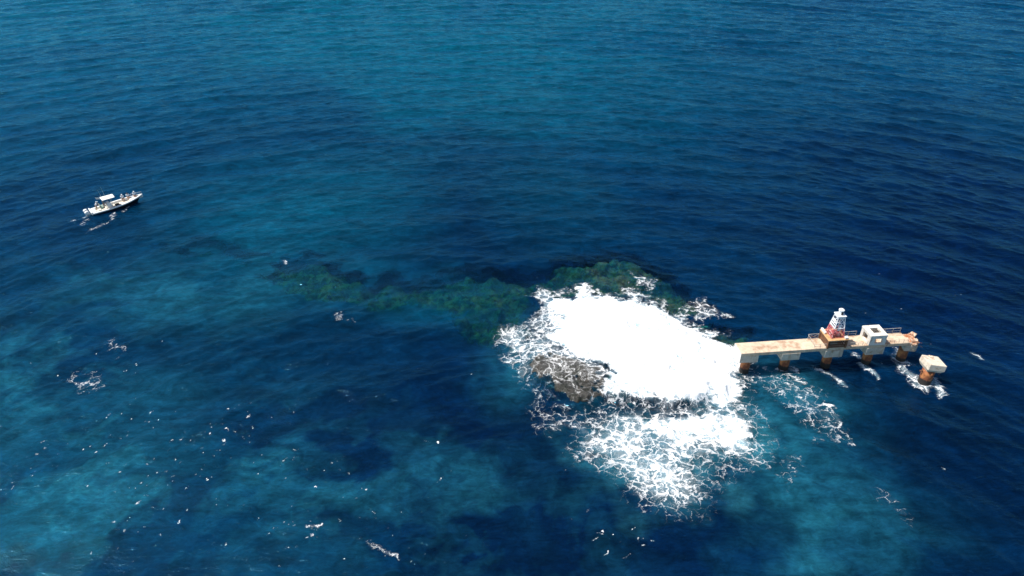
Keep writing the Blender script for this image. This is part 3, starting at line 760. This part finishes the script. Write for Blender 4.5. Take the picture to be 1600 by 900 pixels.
for t in np.linspace(.74, .995, 10):
    iw = max(hw(t) - .21, .005); z = gz(t) - .10
    rows.append([bm.verts.new(p) for p in ((xt(t), iw, z), (xt(t), -iw, z), (xt(t), -iw, z - .14), (xt(t), iw, z - .14))])
for A, B in zip(rows[:-1], rows[1:]):
    for i in range(4): bm.faces.new((A[i], A[(i + 1) % 4], B[(i + 1) % 4], B[i]))
bm.faces.new(rows[0]); bm.faces.new(list(reversed(rows[-1])))
fd.build('bow_deck', M['gel'], boat)
cx = .36 * BL
con = MB().loft([[(cx - .35, -.42, .40), (cx + .45, -.42, .40), (cx + .45, .42, .40), (cx - .35, .42, .40)], [(cx - .3, -.40, 1.2), (cx + .15, -.40, 1.25), (cx + .15, .40, 1.25), (cx - .3, .40, 1.2)]]).build('console', M['gel'], boat)
MB().loft([[(cx + .12, -.38, 1.25), (cx + .17, -.38, 1.25), (cx + .17, .38, 1.25), (cx + .12, .38, 1.25)], [(cx - .05, -.34, 1.66), (cx + .0, -.34, 1.66), (cx + .0, .34, 1.66), (cx - .05, .34, 1.66)]]).build('windscreen', M['glass'], con)
mb = MB()
for k in range(12):
    t0, t1 = k * math.pi / 6, (k + 1) * math.pi / 6
    mb.bar((cx - .38, .2 * math.cos(t0), 1.05 + .2 * math.sin(t0)), (cx - .38, .2 * math.cos(t1), 1.05 + .2 * math.sin(t1)), .018, n=5)
mb.bar((cx - .38, -.2, 1.05), (cx - .38, .2, 1.05), .02).bar((cx - .38, 0, 1.05), (cx - .28, 0, 1.05), .03); mb.build('steering_wheel', M['dark'], con)
st = MB().box(cx - 1.25, cx - .8, -.5, .5, .4, .92, bev=.06).build('seat', M['green'], boat)
MB().box(cx - 1.32, cx - 1.22, -.5, .5, .93, 1.25, bev=.04).build('seat_back', M['green'], st)
MB().box(cx + .75, cx + 1.35, -.38, .38, .42, .50, bev=.02).build('floor_hatch', M['dark'], boat)
tt = MB()
pts = []
for k in range(7):
    u_ = -1 + 2 * k / 6; z = 2.0 - .07 * u_ * u_
    pts.append([(cx - .8, u_ * .72, z), (cx + .95, u_ * .68, z - .02), (cx + .95, u_ * .68, z + .05), (cx - .8, u_ * .72, z + .07)])
tt.loft(pts).build('canopy', M['gel'], boat)
mb = MB()
for sy in (-1, 1):
    mb.bar((cx - .45, sy * .55, .42), (cx - .7, sy * .6, 1.96), .03).bar((cx + .35, sy * .5, .42), (cx + .45, sy * .58, 1.96), .03)
    mb.bar((cx - .7, sy * .6, 1.94), (cx + .45, sy * .58, 1.94), .025)
mb.build('canopy_frame', M['grey'], boat)
for dx, dy, hh in ((-.6, .4, 1.25), (-.1, .5, 1.6)):
    MB().bar((cx + dx, dy, 2.0), (cx + dx - .12, dy + .05, 2.0 + hh), .022, .012).build('antenna', M['grey'], boat)
mb = MB()
for k in range(5): mb.bar((cx - .82, -.3 + .15 * k + .3, 1.96), (cx - 1.4, -.3 + .15 * k + .3, 2.16), .025)
mb.bar((cx - .82, -.1, 1.96), (cx - .82, .66, 1.96), .03); mb.build('rod_holder', M['grey'], boat)
for sy in (-.42, .42):
    m = Matrix.Translation((-.08, sy, .0)) @ Matrix.Rotation(R(-8), 4, 'Y') @ Matrix.Scale(.76, 4)
    ob = MB().loft([[m @ Vector((-.45 + a_ * sx_, w_ * b_, z_)) for a_, b_ in ((-1, -.7), (-.6, -1), (.6, -1), (1, -.7), (1, .7), (.6, 1), (-.6, 1), (-1, .7))] for sx_, w_, z_ in ((.28, .2, .62), (.36, .26, .75), (.38, .27, 1.05), (.30, .22, 1.25), (.16, .12, 1.32))]).build('outboard_motor', M['gel'], boat)
    MB().loft([[m @ Vector((-.45 + a_ * s_, b_ * w_, z_)) for a_, b_ in ((-1, -1), (1, -1), (1, 1), (-1, 1))] for s_, w_, z_ in ((.10, .05, -.5), (.13, .07, .1), (.2, .13, .62))]).build('motor_leg', M['grey'], ob)
    MB().box(-.32, .02, -.16, .16, .38, .62, m, bev=.02).build('motor_bracket', M['grey'], ob)
mb = MB()
prev = None
for t in np.linspace(.76, .995, 7):
    for sy in (1,):
        p = Vector((xt(t), sy * (hw(t) - .06), gz(t) + .03)); q_ = p + Vector((0, 0, .36)); mb.bar(p, q_, .02)
        if prev: mb.bar(prev, q_, .022)
        prev = q_
mb.build('bow_rail', M['grey'], boat)
MB().box(.2, .75, -.7, .7, .38, .62, bev=.04).build('stern_bench', M['gel'], boat)
MB().box(1.5, 2.1, -.85, -.45, .38, .66, bev=.04).build('cool_box', M['cream'], boat)

# ------------------------------------------------------------------ people aboard (bodies grown over joints)
def skin_mesh(verts, edges, radii, sub=1):
    me = bpy.data.meshes.new('grow'); me.from_pydata([tuple(v) for v in verts], edges, [])
    o = bpy.data.objects.new('grow', me); SC.collection.objects.link(o)
    o.modifiers.new('s', 'SKIN')
    for i, r in enumerate(radii): me.skin_vertices[0].data[i].radius = (r, r) if not isinstance(r, tuple) else r
    me.skin_vertices[0].data[0].use_root = True
    s = o.modifiers.new('d', 'SUBSURF'); s.levels = sub; s.render_levels = sub
    dg = bpy.context.evaluated_depsgraph_get(); res = bpy.data.meshes.new_from_object(o.evaluated_get(dg))
    bpy.data.objects.remove(o); bpy.data.meshes.remove(me); return res
def person(label, pos, yaw, pose, shirt, shorts, hat=None):
    """local frame: x forward, y left, z up; feet or seat at the given height"""
    root = empty('person', BMAT @ Vector(pos), (0, 0, BROT + yaw)); root.scale = (.88, .88, .88); tag(root, label, 'person', 'people aboard the boat')
    if pose == 'stand':
        pel, lean = Vector((0, 0, .90)), .10
        legs = [[(.02, s * .11, .48), (-.01, s * .12, .09), (.13, s * .13, .045)] for s in (1, -1)]
    elif pose == 'bend':
        pel, lean = Vector((0, 0, .86)), .48
        legs = [[(.08, s * .12, .46), (-.02, s * .13, .09), (.12, s * .15, .045)] for s in (1, -1)]
    else:
        pel, lean = Vector((0, 0, .10)), .08
        legs = [[(.42, s * .13, .10), (.46, s * .13, -.33), (.60, s * .14, -.37)] for s in (1, -1)]
    up = Vector((math.sin(lean), 0, math.cos(lean)))
    wai, che, nec, hed, crn = [pel + up * d for d in (.16, .36, .52, .64, .74)]
    hed += Vector((.02, 0, 0)); crn += Vector((.0, 0, 0))
    V = [pel, wai, che, nec, hed, crn]; E = [(0, 1), (1, 2), (2, 3), (3, 4), (4, 5)]; RD = [(.15, .12), (.14, .11), (.17, .12), .06, .105, .08]
    arms = []
    for s in (1, -1):
        sh = che + up * .10 + Vector((0, s * .19, 0))
        el = sh + Vector((.06, s * .06, -.28)); wr = el + (Vector((.22, -s * .06, -.06)) if pose != 'sit' else Vector((.20, -s * .04, -.14)))
        hd = wr + (wr - el).normalized() * .09
        b = len(V); V += [sh, el, wr, hd]; E += [(2, b), (b, b + 1), (b + 1, b + 2), (b + 2, b + 3)]; RD += [.065, .045, .032, .036]
        arms.append((sh, el, wr, hd))
    for s, L in zip((1, -1), legs):
        b = len(V); hip = pel + Vector((.0, s * .10, -.05)); V += [hip] + [Vector(p) for p in L]
        E += [(0, b), (b, b + 1), (b + 1, b + 2), (b + 2, b + 3)]; RD += [.10, .062, .04, .035]
    me = skin_mesh(V, E, RD, 2)
    bm = bmesh.new(); bm.from_mesh(me)
    mb = MB(); mb.bm.free(); mb.bm = bm
    for (sh, el, wr, hd), s in zip(arms, (1, -1)):
        d = (wr - el).normalized(); sd_ = d.cross(Vector((0, 0, 1))).normalized(); dn = sd_.cross(d)
        for k, ln_ in enumerate((.06, .075, .08, .065)):
            p = hd + sd_ * (.018 * (k - 1.5)) ; q1 = p + d * ln_ * .6; q2 = q1 + (d * .6 - Vector((0, 0, .8))) * ln_ * .5
            mb.bar(p - d * .02, q1, .010, .009, 6).bar(q1, q2, .009, .007, 6)
        th = wr + d * .04; mb.bar(th, th + sd_ * (-s * .05) + d * .04, .011, .008, 6)
    fw = Vector((1, 0, 0))
    mb.ball(hed + Vector((.105, 0, -.01)), (.022, .014, .022), 1)
    for s in (1, -1): mb.ball(hed + Vector((.0, s * .10, 0)), (.02, .012, .03), 1)
    bo = mb.build('body', M['skin'], root, True)
    for s in (1, -1): MB().ball(hed + Vector((.092, s * .036, .02)), (.012, .016, .01), 1).build('eye', M['hair'], root)
    MB().bar(hed + Vector((.098, -.025, -.05)), hed + Vector((.098, .025, -.05)), .007, n=5).build('mouth', M['hair'], root)
    top = hed + Vector((-.015, 0, .055))
    if hat:
        h = MB().ball(top, (.125, .115, .10), 2); h.box(top.x + .06, top.x + .22, top.y - .08, top.y + .08, top.z - .01, top.z + .01, bev=.004); h.build('cap', hat, root, True)
    else: MB().ball(top, (.12, .11, .095), 2).build('hair', M['hair'], root, True)
    # shirt and shorts, a little outside the body
    V = [pel + up * .04, wai, che, nec - up * .04]; E = [(0, 1), (1, 2), (2, 3)]; RD = [(.175, .145), (.165, .135), (.195, .15), .085]
    for sh, el, wr, hd in arms:
        b = len(V); V += [sh, sh.lerp(el, .75)]; E += [(2, b), (b, b + 1)]; RD += [.09, .07]
    s_me = skin_mesh(V, E, RD, 2); s_me.materials.append(shirt)
    o = bpy.data.objects.new('shirt', s_me); SC.collection.objects.link(o); o.parent = root
    V = [pel + up * .05, pel - up * .03]; E = [(0, 1)]; RD = [(.17, .14), (.17, .14)]
    for s, L in zip((1, -1), legs):
        b = len(V); hip = pel + Vector((0, s * .10, -.06)); V += [hip, hip.lerp(Vector(L[0]), .92)]; E += [(1, b), (b, b + 1)]; RD += [.12, .09]
    s_me = skin_mesh(V, E, RD, 2); s_me.materials.append(shorts)
    o = bpy.data.objects.new('shorts', s_me); SC.collection.objects.link(o); o.parent = root
    for me_ in (s_me,): me_.polygons.foreach_set('use_smooth', [True] * len(me_.polygons))
    return root
person('person in a white shirt and tan shorts standing at the stern by the outboards', (.95, .25, .385), R(-20), 'bend', M['shirt_white'], M['shorts_tan'], M['cap'])
person('person in dark green at the wheel under the white canopy', (cx - .72, -.02, .41), 0, 'stand', M['shirt_green'], M['shorts_dark'])
def gun(t): return (xt(t), hw(t) - .12, gz(t) + .03)
person('person in pale blue sitting on the gunwale just forward of the open cream deck', gun(.645), R(-90), 'sit', M['shirt_blue'], M['shorts_dark'], M['cap'])
person('person in pale blue sitting on the gunwale at the edge of the bow deck', gun(.745), R(-90), 'sit', M['shirt_blue'], M['shorts_tan'])
person('person in pale blue sitting nearest the bow beside the grey rail', gun(.865), R(-90), 'sit', M['shirt_blue'], M['shorts_dark'], M['cap'])
